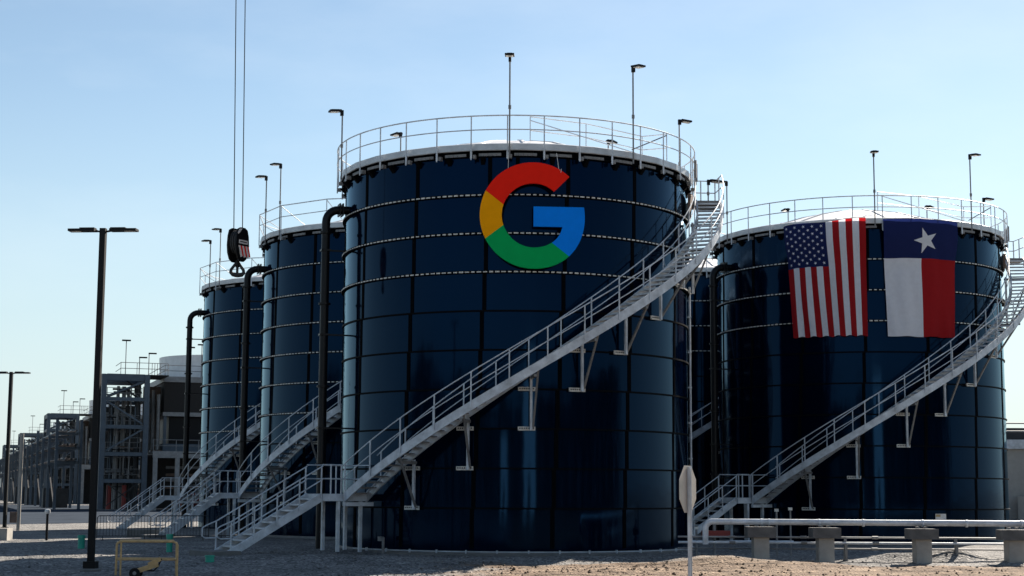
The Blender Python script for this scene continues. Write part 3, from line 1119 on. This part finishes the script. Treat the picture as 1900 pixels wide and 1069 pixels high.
pts = [(0, 0, .52), (0, 0, 1.02)] + [(.24 * (1 - cos(a * pi / 10)), 0, 1.02 + .24 * sin(a * pi / 10)) for a in range(1, 6)] + [(4, 0, 1.255), (9, 0, 1.245), (40, 0, 1.2)]
MB().tube(pts, .098, M['galv'], 14).build("pipe_run", s, smooth=True)
for x in (1.85, 3.75, 7.15, 10.4, 2.1, 5.2, 8.6):
    MB().lathe([(.10, -.03), (.125, -.03), (.125, .03), (.10, .03)], M['galv'], 14).build("coupling", s, loc=(x, 0, 1.25 - x * .0015)).rotation_euler = (0, pi / 2, 0)
for (z, dy, r, lab, m) in ((.74, 1.0, .032, "highest of three thin pipes behind the piers", 'insul'), (.56, .9, .04, "middle of three thin pipes behind the piers", 'galv'), (.36, 1.1, .028, "lowest of three thin pipes behind the piers", 'galvd')):
    s = thing("thin_pipe", (5.6, 53.3 + dy, z), lab, "pipe", "thin pipes behind the concrete piers")
    MB().tube([(0, 0, 0), (12, .05, -.01), (32, 0, -.03)], r, M[m], 8).build("pipe_run", s)
    for x in (1.8, 4.2, 6.6, 8.2, 11.2):
        MB().tube([(x - .1, 0, -.002), (x + .1, 0, -.002)], r + .018, M['galvd'], 8).build("clamp", s)
    for x in (2.6, 5.6, 9.3):
        MB().box(x - .04, x + .04, -.05, .05, -z - .3, -r, M['galvd']).build("stand", s)
# valves clutter by the flag tank stair foot
s = thing("valve_station", (7.0, 58.5, 0), "small pipes and valves at the foot of the flag tank staircase", "valves")
for x, h, r in ((-.3, .9, .04), (.35, 1.1, .05), (2.6, 1.55, .035), (3.1, 1.6, .03)):
    MB().tube([(x, 0, -.1), (x, 0, h)], r, M['galvd'], 8).build("riser", s)
MB().tube([(-.6, 0, .45), (3.2, 0, .45)], .06, M['galv'], 8).build("manifold", s)
for x, h in ((-.3, .9), (.35, 1.1), (2.6, 1.55), (3.1, 1.6)):
    MB().obox((x, 0, h + .04), (.07, 0, 0), (0, .05, 0), (0, 0, .05), M['dash']).build("valve_head", s)
MB().box(-.1, .9, -.2, .2, .6, .85, M['red']).build("pump_body", s)

# ------------------------------------------------------------------ road sign seen from behind
SY = 26.0
c0 = at(1279.5, 908, SY)
s = thing("stop_sign", (c0.x, SY, 0), "bare grey back of an octagonal road sign on a steel post", "road sign", rz=rad(63))
cz = c0.z
a8 = [(.376 / cos(pi / 8) * cos(pi / 8 + k * pi / 4), cz + .376 / cos(pi / 8) * sin(pi / 8 + k * pi / 4)) for k in range(8)]
n = 8
b = MB()
vs = [(x, .030, z) for x, z in a8] + [(x, .034, z) for x, z in a8]
b.add(vs, [tuple(range(n)), tuple(range(n, 2 * n))[::-1]] + [(i, (i + 1) % n, n + (i + 1) % n, n + i) for i in range(n)], M['signb'])
b.build("sign_blade", s)
b = MB()
b.add([(x * .97, .0365, cz + (z - cz) * .97) for x, z in a8], [tuple(range(8))], M['signr'])
b.build("sign_face", s)
b = MB()
b.box(-.035, .035, .018, .027, -.3, cz + .36, M['galv'])
b.box(-.040, -.034, -.02, .017, -.3, cz + .36, M['galv'])
b.box(.034, .040, -.02, .017, -.3, cz + .36, M['galv'])
b.build("post", s)
for dz in (-.28, .28):
    MB().tube([(0, .0, cz + dz), (0, .02, cz + dz)], .014, M['galvd'], 8).build("bolt", s)

# ------------------------------------------------------------------ building at the right edge
p = at(1862, 900, 112)
s = thing("equipment_building", (p.x, 112, 0), "pale grey flat-roofed building at the right edge behind the flag tank", "building")
MB().box(0, 30, 0, 20, -.3, 5.35, M['wall']).build("wall", s)
rf = MB().box(-.25, 30.25, -.3, 20.2, 5.36, 6.0, M['galv']).build("roof_edge", s)
b = MB()
for z in (6.6, 7.15):
    b.tube([(0, .1, z), (30, .1, z)], .05, M['blue'], 6)
for i in range(12):
    b.tube([(i * 1.9 + .05, .1, 6.0), (i * 1.9 + .05, .1, 7.15)], .05, M['blue'], 6)
b.build("roof_rail", s)
MB().box(.4, 9, 2, 8, 6.0, 6.9, M['dark']).build("roof_unit", s)
MB().box(1.9, 4, -.5, -.01, 3.5, 3.75, M['dark']).build("door_canopy", s)
MB().box(.8, 5, -2.0, -.4, 0, 2.1, M['wall']).box(1.2, 5, -2.02, -2.005, 0.0, .9, M['dark']).build("wall_cabinet", s)

# ------------------------------------------------------------------ cooling towers at the left
A = rad(19.5)
ux, uy = V((cos(A), sin(A), 0)), V((-sin(A), cos(A), 0))


def make_cooling(loc, label):
    s = thing("cooling_tower", loc, label, "cooling tower", "steel framed cooling towers in a row", A)
    H = 12.75
    W_, D = 3.95, 7.0
    B = M['blue']
    for x in (0, W_):
        for y in (0, D):
            MB().box(x - .24, x + .24, y - .22, y + .22, -.2, H, B).build("frame_column", s)
    lv = [2.8, 5.3, 7.85, 10.45, 12.5]
    for z in lv:
        th = .34 if z > 12 else .2
        b = MB()
        for y in (0, D):
            b.box(.245, W_ - .245, y - .15, y + .15, z - th, z + th - .05, B)
        for x in (0, W_):
            b.box(x - .15, x + .15, .225, D - .225, z - th, z + th - .05, B)
        b.build("frame_beam", s)
    for (za, zb, fl) in ((10.7, 12.1, 1), (8.1, 10.2, 0), (5.55, 7.6, 1)):
        x0, x1 = (.3, W_ - .3)
        if not fl:
            x0, x1 = x1, x0
        for y in (0, D):
            MB().beam((x0, y, za), (x1, y, zb), .16, .2, B, up=(0, 1, 0)).build("brace", s)
    MB().beam((.3, 0, .3), (W_ - .6, 0, 2.5), .1, .1, M['dark'], up=(0, 1, 0)).beam((W_ - .3, 0, .3), (.6, 0, 2.5), .1, .1, M['dark'], up=(0, 1, 0)).build("brace", s)
    # pipes inside the frame
    rnd = random.Random(5)
    for i in range(16):
        x, y = rnd.uniform(.5, W_ - .4), rnd.uniform(1, D - .8)
        r = rnd.choice((.06, .09, .14, .2))
        z0 = rnd.choice((0, 0, 2.8, 5.3))
        z1 = rnd.choice((5.2, 7.7, 10.3, 11.8))
        MB().tube([(x, y, z0), (x, y, z1)], r, M[rnd.choice(('insul', 'dark', 'blue', 'galvd', 'dark'))], 8).build("riser_pipe", s)
    for i in range(18):
        z = rnd.choice(lv[:4]) + rnd.uniform(.4, 1.9)
        y = rnd.uniform(.8, D - 1)
        x0 = rnd.uniform(.4, 1.6)
        MB().tube([(x0, y, z), (rnd.uniform(2, W_ - .3), y, z), (W_ - .3, y, z - rnd.uniform(.3, 1.2))], rnd.choice((.04, .07, .1)), M[rnd.choice(('insul', 'dark', 'galvd', 'brown'))], 7).build("branch_pipe", s)
    for i in range(4):
        z = lv[i]
        b = MB()
        b.box(.3, W_ - .3, 1.0, D - 1.2, z + .16, z + .20, M['dark'])
        for zz_ in (.6, 1.1):
            b.tube([(.3, 1.0, z + zz_), (W_ - .3, 1.0, z + zz_)], .03, M['galvd'], 5)
        for x in (.4, 1.4, 2.5, W_ - .35):
            b.tube([(x, 1.0, z + .2), (x, 1.0, z + 1.1)], .03, M['galvd'], 5)
        b.build("walkway", s)
    for x0, x1, y0, y1, z0, z1 in ((.5, 2.0, 3.6, 5.6, 2.95, 4.9), (1.7, 3.6, 4.2, 6.2, 5.6, 7.4), (.4, 1.7, 4.4, 6.4, 5.6, 7.3), (2.2, 3.6, 3.8, 6.3, 8.1, 10.0), (.45, 1.6, 5.2, 6.5, 8.2, 9.9), (.5, 3.4, 5.0, 6.5, .1, 2.6), (2.2, 3.6, 4.0, 6.0, 3.0, 5.0)):
        MB().box(x0, x1, y0, y1, z0, z1, M['dark']).build("equipment_cabinet", s)
    for i in range(34):
        z = rnd.uniform(.6, 11.6)
        x = rnd.uniform(.35, W_ - .35)
        y = rnd.uniform(.5, 3.2)
        if i % 2:
            MB().tube([(x, y, z), (x, y, min(12, z + rnd.uniform(.8, 2.6)))], rnd.uniform(.025, .06), M[rnd.choice(('dark', 'insul', 'black', 'blue'))], 6).build("small_pipe", s)
        else:
            x1 = max(.35, min(W_ - .35, x + rnd.uniform(-1.8, 1.8)))
            MB().tube([(x, y, z), (x1, y, z), (x1, y + .01, z - .4)], rnd.uniform(.025, .06), M[rnd.choice(('dark', 'insul', 'black', 'galvd'))], 6).build("small_pipe", s)
    for x in (.9, 2.3):
        MB().cyl((x, 1.4), .22, 0, 2.4, M['red'], 12).build("fire_main", s)
    MB().cyl((3.1, 2.2), .35, 0, 2.5, M['dark'], 14).build("vessel", s)
    MB().box(1.6, 2.5, 4.6, 5.5, 8.3, 10.0, M['insul']).build("duct", s)
    MB().box(-.3, W_ + .3, -.3, D + .3, -.4, .14, M['capc']).build("plinth", s)
    # tower box
    bx0, bx1, by0, by1 = 6.0, 19.0, 3.2, 16.2
    MB().box(bx0, bx1, by0, by1, 9.45, 12.35, M['louv']).build("louvre_wall", s)
    MB().box(bx0 + .6, bx1 - .6, by0 + .6, by1 - .6, 6.4, 9.05, M['black']).build("fill_opening", s)
    MB().box(bx0 - .1, bx1 + .1, by0 - .1, by1 + .1, 9.06, 9.44, M['insul']).build("white_band", s)
    MB().box(bx0 - .12, bx1 + .12, by0 - .12, by1 + .12, 12.36, 12.9, M['insul']).build("top_band", s)
    MB().box(bx0, bx1, by0, by1, 5.6, 6.39, M['blue']).build("basin", s)
    for x in (bx0 + .15, bx1 - .15):
        for y in (by0 + .15, by1 - .15):
            MB().box(x - .14, x + .14, y - .14, y + .14, 6.4, 9.05, M['blue']).build("corner_post", s)
    cx, cy = (bx0 + bx1) / 2, (by0 + by1) / 2
    MB().lathe([(6.4, 12.9), (6.2, 13.8), (6.25, 15.2), (6.1, 15.2), (6.0, 13.0)], M['alu'], 40, c=(cx, cy)).build("fan_stack", s, smooth=True)
    b = MB()
    for z in (13.45, 13.98):
        b.tube([(bx0, by0, z), (bx1, by0, z)], .035, M['galvd'], 5)
        b.tube([(bx0, by0, z), (bx0, by1, z)], .035, M['galvd'], 5)
    for i in range(7):
        b.tube([(bx0 + i * 2.1, by0, 12.9), (bx0 + i * 2.1, by0, 13.98)], .03, M['galvd'], 5)
    b.build("top_rail", s)
    for i in range(9):
        x = bx0 - .5 - (i % 3) * .35
        y = by0 + .3 + i * 1.2
        MB().tube([(x, y, 5.8), (x, y, rnd.uniform(10.5, 12.2))], rnd.choice((.07, .11, .16)), M[rnd.choice(('brown', 'insul', 'galvd'))], 8).build("riser_pipe", s)
    MB().box(W_ + .3, bx0 - .05, 5.5, 5.7, 5.8, 12.0, M['brown']).build("side_panel", s)
    for i in range(7):
        x = W_ + .55 + i * .21
        MB().tube([(x, 4.9 + (i % 3) * .2, 5.6), (x, 4.9 + (i % 3) * .2, rnd.uniform(10.6, 12.0))], rnd.choice((.05, .07, .09)), M[rnd.choice(('insul', 'brown', 'fascia'))], 8).build("riser_pipe", s)
    # deck with columns
    b = MB()
    b.box(4.6, 20, -.6, 3.1, 5.36, 5.58, M['galvd'])
    b.box(4.6, 20, -.85, -.61, 4.95, 5.58, M['insul'])
    b.build("deck", s)
    for x in (4.85, 6.9, 10.8, 14.8, 18.8):
        MB().box(x - .2, x + .2, -.9, -.5, -.2, 4.94, M['insul']).build("deck_column", s)
    for x in (4.85, 10.8, 16.8):
        MB().box(x - .2, x + .2, 8, 8.4, -.2, 5.59, M['dark']).build("deck_column", s)
    b = MB()
    for z in (6.1, 6.65):
        b.tube([(4.6, -.7, z), (20, -.7, z)], .035, M['galvd'], 5)
    for i in range(8):
        b.tube([(4.65 + i * 2.1, -.7, 5.58), (4.65 + i * 2.1, -.7, 6.65)], .035, M['galvd'], 5)
    b.build("deck_rail", s)
    for x, z, r in ((7.0, .9, .5), (8.6, 1.1, .6), (10.0, .8, .5), (12, 1.2, .6)):
        MB().tube([(x, 2.2, z), (x + .9, 2.2, z)], r, M['red'], 12).build("pump", s)
    for z, m in ((2.2, 'brown'), (2.9, 'insul'), (3.4, 'brown'), (4.1, 'galvd')):
        MB().tube([(6.2, 1.8, z), (19, 1.8, z)], .14, M[m], 8).build("header_pipe", s)
    MB().box(4.6, 19, 9, 9.2, .1, 5.3, M['dark']).build("back_wall", s)
    # roof platform rails and lamps
    b = MB()
    for z in (13.35, 13.9):
        b.tube([(1.5, .3, z), (5.9, .3, z)], .032, M['galvd'], 5)
        b.tube([(1.5, .3, z), (1.5, 5, z)], .032, M['galvd'], 5)
    for x in (1.5, 3.0, 4.4, 4.65, 4.9, 5.2, 5.9):
        b.tube([(x, .3, 12.75), (x, .3, 13.9)], .03, M['galvd'], 5)
    b.box(1.3, 6.0, .2, 6, 12.72, 12.8, M['dark'])
    b.build("roof_platform", s)
    for x, y, z1, d in ((2.0, 1.0, 16.0, 0), (3.4, 2, 14.5, 1), (4.4, 3, 15.0, 1), (8.5, 4, 15.8, 0), (9.6, 4, 16.1, 0)):
        b = MB()
        b.tube([(x, y, 12.8), (x, y, z1)], .04, M['galvd'], 6)
        if d:
            b.box(x - .05, x + .7, y - .15, y + .15, z1, z1 + .12, M['black'])
        else:
            b.box(x - .4, x + .4, y - .2, y + .2, z1, z1 + .12, M['black'])
        b.build("roof_lamp", s)
    return s


o0 = V((-38.2, 150.3, .3))
ct = make_cooling(o0, "nearest steel framed cooling tower, beside the farthest left tank")
for k, lab in ((1, "second cooling tower from the front, left of the tall lamp post"), (2, "third cooling tower in the row, behind the pale grey pole"), (3, "farthest cooling tower, at the left edge of the photo")):
    dup(ct, o0 + uy * 81 * k - ZU * .1 * k, lab, A)


# pipe rack running along the row of cooling towers
s = thing("pipe_rack", o0 - ux * 2.2 + uy * 9, "dark steel pipe rack with stacked pipes running along the cooling tower row", "pipe rack", rz=A)
rnd = random.Random(33)
for i in range(22):
    y = i * 11.0
    for x in (-1.3, 1.0):
        MB().box(x - .14, x + .14, y - .14, y + .14, -.6, 7.6 if i % 3 else 8.8, M['blue']).build("rack_column", s)
    for z in (4.6, 6.0, 7.4):
        MB().box(-1.15, .85, y - .12, y + .12, z - .14, z + .14, M['blue']).build("rack_beam", s)
    if i % 2 == 0:
        MB().beam((-1.3, y + .2, .2), (-1.3, y + 10.8, 4.4), .12, .12, M['dark'], up=(1, 0, 0)).build("brace", s)
    if i % 3 == 1:
        MB().box(-1.6, .9, y + 2, y + 4.5, .0, rnd.uniform(1.4, 2.6), M['dark']).build("equipment_cabinet", s)
for z in (4.9, 6.3, 7.7):
    for x in (-1.0, -.65, -.3, .1, .5):
        MB().tube([(x, -1, z + .0), (x, 232, z)], rnd.choice((.08, .12, .16)), M[rnd.choice(('dark', 'insul', 'galvd', 'dark', 'brown'))], 7).build("rack_pipe", s)


# ------------------------------------------------------------------ ground
def hash2(i, j):
    n = math.sin(i * 127.1 + j * 311.7) * 43758.5453
    return n - math.floor(n)


def vnoise(x, y):
    i, j = math.floor(x), math.floor(y)
    fx, fy = x - i, y - j
    fx, fy = fx * fx * (3 - 2 * fx), fy * fy * (3 - 2 * fy)
    a, b_, c, d = hash2(i, j), hash2(i + 1, j), hash2(i, j + 1), hash2(i + 1, j + 1)
    return (a + (b_ - a) * fx) * (1 - fy) + (c + (d - c) * fx) * fy


def sstep(a, b_, x):
    t = max(0, min(1, (x - a) / (b_ - a)))
    return t * t * (3 - 2 * t)


def gh(x, y):
    z = 0.0
    # shallow ditch in front of the pads, then a dirt bank towards the camera
    z -= .08 * sstep(54.5, 51.5, y) * sstep(-9, -3, x)
    z += .03 * sstep(51, 47.5, y) * sstep(-6, 0, x)
    z -= .10 * sstep(52, 46, y) * (1 - sstep(-9, -3, x))
    for (mx, my, sx, sy, h) in ((6.4, 51.6, 1.8, 1.0, .26), (8.6, 51.0, 1.5, .9, .14), (14.8, 54.8, 1.3, .8, .42), (12.9, 55.2, .8, .5, .2), (17.5, 54.6, .8, .6, .25), (2.0, 54.2, 2.4, .8, .10), (-6, 53, 3, 1, .12)):
        z += h * math.exp(-((x - mx) / sx) ** 2 - ((y - my) / sy) ** 2)
    if 30 < y < 80 and abs(x) < 35:
        w = sstep(80, 60, y)
        z += w * (.10 * (vnoise(x * .6, y * .6) - .5) + .05 * (vnoise(x * 1.7 + 9, y * 1.7) - .5) + .025 * (vnoise(x * 4.1, y * 4.1) - .5))
        if x > -4 and y < 52:
            z += .09 * (vnoise(x * .5, y * 3.0) - .5) + .04 * (vnoise(x * 3, y * 5) - .5)
    # ground climbs a little towards the cooling towers
    z += .30 * sstep(95, 145, y) * sstep(-15, -35, x)
    return z


def axis(fine0, fine1, step, lo, hi):
    a = []
    v = fine0
    while v < fine1:
        a.append(v)
        v += step
    a.append(fine1)
    d = step
    v = fine1
    while v < hi:
        d *= 1.35
        v = min(hi, v + d)
        a.append(v)
    d = step
    v = fine0
    pre = []
    while v > lo:
        d *= 1.35
        v = max(lo, v - d)
        pre.append(v)
    return pre[::-1] + a


xs = axis(-24, 24, .22, -9000, 9000)
ys = axis(38, 68, .2, -9000, 9000)
vs = [(x, y, gh(x, y)) for y in ys for x in xs]
nx = len(xs)
fs = [(j * nx + i, j * nx + i + 1, (j + 1) * nx + i + 1, (j + 1) * nx + i) for j in range(len(ys) - 1) for i in range(nx - 1)]
g = MB().add(vs, fs, M['ground']).build("ground", smooth=False, fixn=False)
g.data.polygons.foreach_set('use_smooth', [True] * len(g.data.polygons))
struct(g)

b = MB()  # dark sheet over the far-left gravel, painting in the shade that lies there
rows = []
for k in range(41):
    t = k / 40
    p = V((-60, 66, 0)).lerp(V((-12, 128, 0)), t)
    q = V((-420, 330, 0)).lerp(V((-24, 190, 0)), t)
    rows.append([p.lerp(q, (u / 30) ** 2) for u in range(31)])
b.add([(p.x, p.y, gh(p.x, p.y) + .012 + .05 * (i > 3)) for r_ in rows for i, p in enumerate(r_)], [(k * 31 + u, k * 31 + u + 1, k * 31 + u + 32, k * 31 + u + 31) for k in range(40) for u in range(30)], M['painted_shade'])
struct(b.build("shade_sheet", fixn=False))

# loose clods and stones on the near dirt
b = MB()
rnd = random.Random(11)
for i in range(2600):
    if rnd.random() < .6:
        x, y = rnd.uniform(-6, 20), rnd.uniform(40, 55)
    else:
        x, y = rnd.uniform(-19, 8), rnd.uniform(42, 60)
    r = rnd.uniform(.015, .05) * (1.7 if rnd.random() < .06 else 1)
    c = V((x, y, gh(x, y) + r * .2))
    pts = [c + V((rnd.uniform(.6, 1.3) * dx, rnd.uniform(.6, 1.3) * dy, rnd.uniform(.5, .9) * dz)) * r for dx, dy, dz in ((1, 0, 0), (0, 1, 0), (-1, 0, 0), (0, -1, 0), (0, 0, 1), (0, 0, -1))]
    b.add(pts, [(0, 1, 4), (1, 2, 4), (2, 3, 4), (3, 0, 4), (1, 0, 5), (2, 1, 5), (3, 2, 5), (0, 3, 5)], M['ground'])
struct(b.build("loose_stones"), 'stuff')

# ------------------------------------------------------------------ what stands behind the viewpoint (mirrored in the glossy tanks)
s = thing("warehouse", (19, -62, 0), "tall white warehouse mirrored as a pale streak in the letter sign tank", "building")
MB().box(-7, 9, -20, 0, -.3, 17.4, M['wallw']).build("wall", s)
MB().box(-7.2, 9.2, -20.2, .2, 17.41, 17.9, M['dark']).build("roof_edge", s)
MB().box(-2, 2, .005, .06, 0, 4.5, M['dark']).build("loading_door", s)
s = thing("warehouse", (-15, -60, 0), "lower white warehouse mirrored as a pale streak in the flag tank", "building")
MB().box(-4, 4, -20, 0, -.3, 8.2, M['wallw']).build("wall", s)
MB().box(-4.2, 4.2, -20.2, .2, 8.21, 8.6, M['dark']).build("roof_edge", s)
MB().box(-1.5, 1.5, .005, .06, 0, 3.5, M['dark']).build("loading_door", s)
b = MB()
rnd = random.Random(21)
for i in range(15000):
    a = rnd.uniform(-1.8, 1.8)
    D_ = rnd.uniform(88, 112)
    base = 10.5 + 4.0 * vnoise(a * 9 + 40, 3) + 2.2 * vnoise(a * 40, 7)
    z = base * (1 - rnd.random() ** 1.6)
    p = V((D_ * sin(a), -D_ * cos(a), z))
    u_ = V((rnd.gauss(0, 1), rnd.gauss(0, 1), rnd.gauss(0, 1))).normalized() * rnd.uniform(.8, 1.6)
    w_ = u_.orthogonal().normalized() * rnd.uniform(.4, .9)
    b.add([p - u_, p - w_, p + u_, p + w_], [(0, 1, 2, 3)], M['leaf'])
struct(b.build("far_wood", fixn=False), 'stuff')

# ------------------------------------------------------------------ light
AZ, EL = 30.0, 33.0          # sun azimuth from +Y towards +X, elevation
sd = V((sin(rad(AZ)) * cos(rad(EL)), cos(rad(AZ)) * cos(rad(EL)), sin(rad(EL))))
sl = bpy.data.lights.new("sun", 'SUN')
sl.energy = 5.0
sl.angle = rad(.5)
sl.color = (1.0, .90, .78)
so = bpy.data.objects.new("sun", sl)
COL.objects.link(so)
so.rotation_euler = (-sd).to_track_quat('-Z', 'Y').to_euler()
so.location = sd * 200

w = bpy.data.worlds.new("World")
scene.world = w
w.use_nodes = True
N, L = w.node_tree.nodes, w.node_tree.links
bg = N['Background']
sky = N.new('ShaderNodeTexSky')
sky.sky_type = 'NISHITA'
sky.sun_disc = False
sky.sun_elevation = rad(EL)
sky.sun_rotation = rad(AZ)
sky.air_density = 1.0
sky.dust_density = 0.15
sky.ozone_density = 2.0
bg.inputs['Strength'].default_value = .05
# thin high cloud
tc = N.new('ShaderNodeTexCoord')
mp = N.new('ShaderNodeMapping')
mp.inputs['Scale'].default_value = (3.0, 3.0, 9.0)
mp.inputs['Rotation'].default_value = (0, .25, .3)
L.new(tc.outputs['Generated'], mp.inputs['Vector'])
nz = N.new('ShaderNodeTexNoise')
nz.inputs['Scale'].default_value = 1.6
nz.inputs['Detail'].default_value = 7
nz.inputs['Roughness'].default_value = .55
L.new(mp.outputs['Vector'], nz.inputs['Vector'])
cr = N.new('ShaderNodeValToRGB')
cr.color_ramp.elements[0].position = .48
cr.color_ramp.elements[1].position = .78
cr.color_ramp.elements[0].color = (0, 0, 0, 1)
cr.color_ramp.elements[1].color = (.10, .10, .10, 1)
L.new(nz.outputs['Fac'], cr.inputs['Fac'])
mx = N.new('ShaderNodeMix')
mx.data_type = 'RGBA'
L.new(cr.outputs['Color'], mx.inputs[0])
L.new(sky.outputs['Color'], mx.inputs[6])
mx.inputs[7].default_value = (9.5, 10.0, 10.6, 1)
tint = N.new('ShaderNodeMix')
tint.data_type = 'RGBA'
tint.blend_type = 'MULTIPLY'
tint.inputs[0].default_value = 1.0
sxyz = N.new('ShaderNodeSeparateXYZ')
L.new(tc.outputs['Generated'], sxyz.inputs[0])
hz = N.new('ShaderNodeMapRange')
hz.interpolation_type = 'SMOOTHSTEP'
hz.inputs['From Min'].default_value = -.02
hz.inputs['From Max'].default_value = .26
hz.inputs['To Min'].default_value = .85
hz.inputs['To Max'].default_value = .0
L.new(sxyz.outputs[2], hz.inputs['Value'])
hm = N.new('ShaderNodeMix')
hm.data_type = 'RGBA'
L.new(hz.outputs['Result'], hm.inputs[0])
L.new(mx.outputs[2], hm.inputs[6])
hm.inputs[7].default_value = (4.3, 5.5, 6.6, 1)
L.new(hm.outputs[2], tint.inputs[6])
tint.inputs[7].default_value = (1.0, .955, .87, 1)
L.new(tint.outputs[2], bg.inputs['Color'])

scene.view_settings.view_transform = 'Standard'
scene.view_settings.look = 'None'
scene.view_settings.gamma = 1
scene.view_settings.exposure = 1.55
scene.render.resolution_x = 1024
scene.render.resolution_y = 576
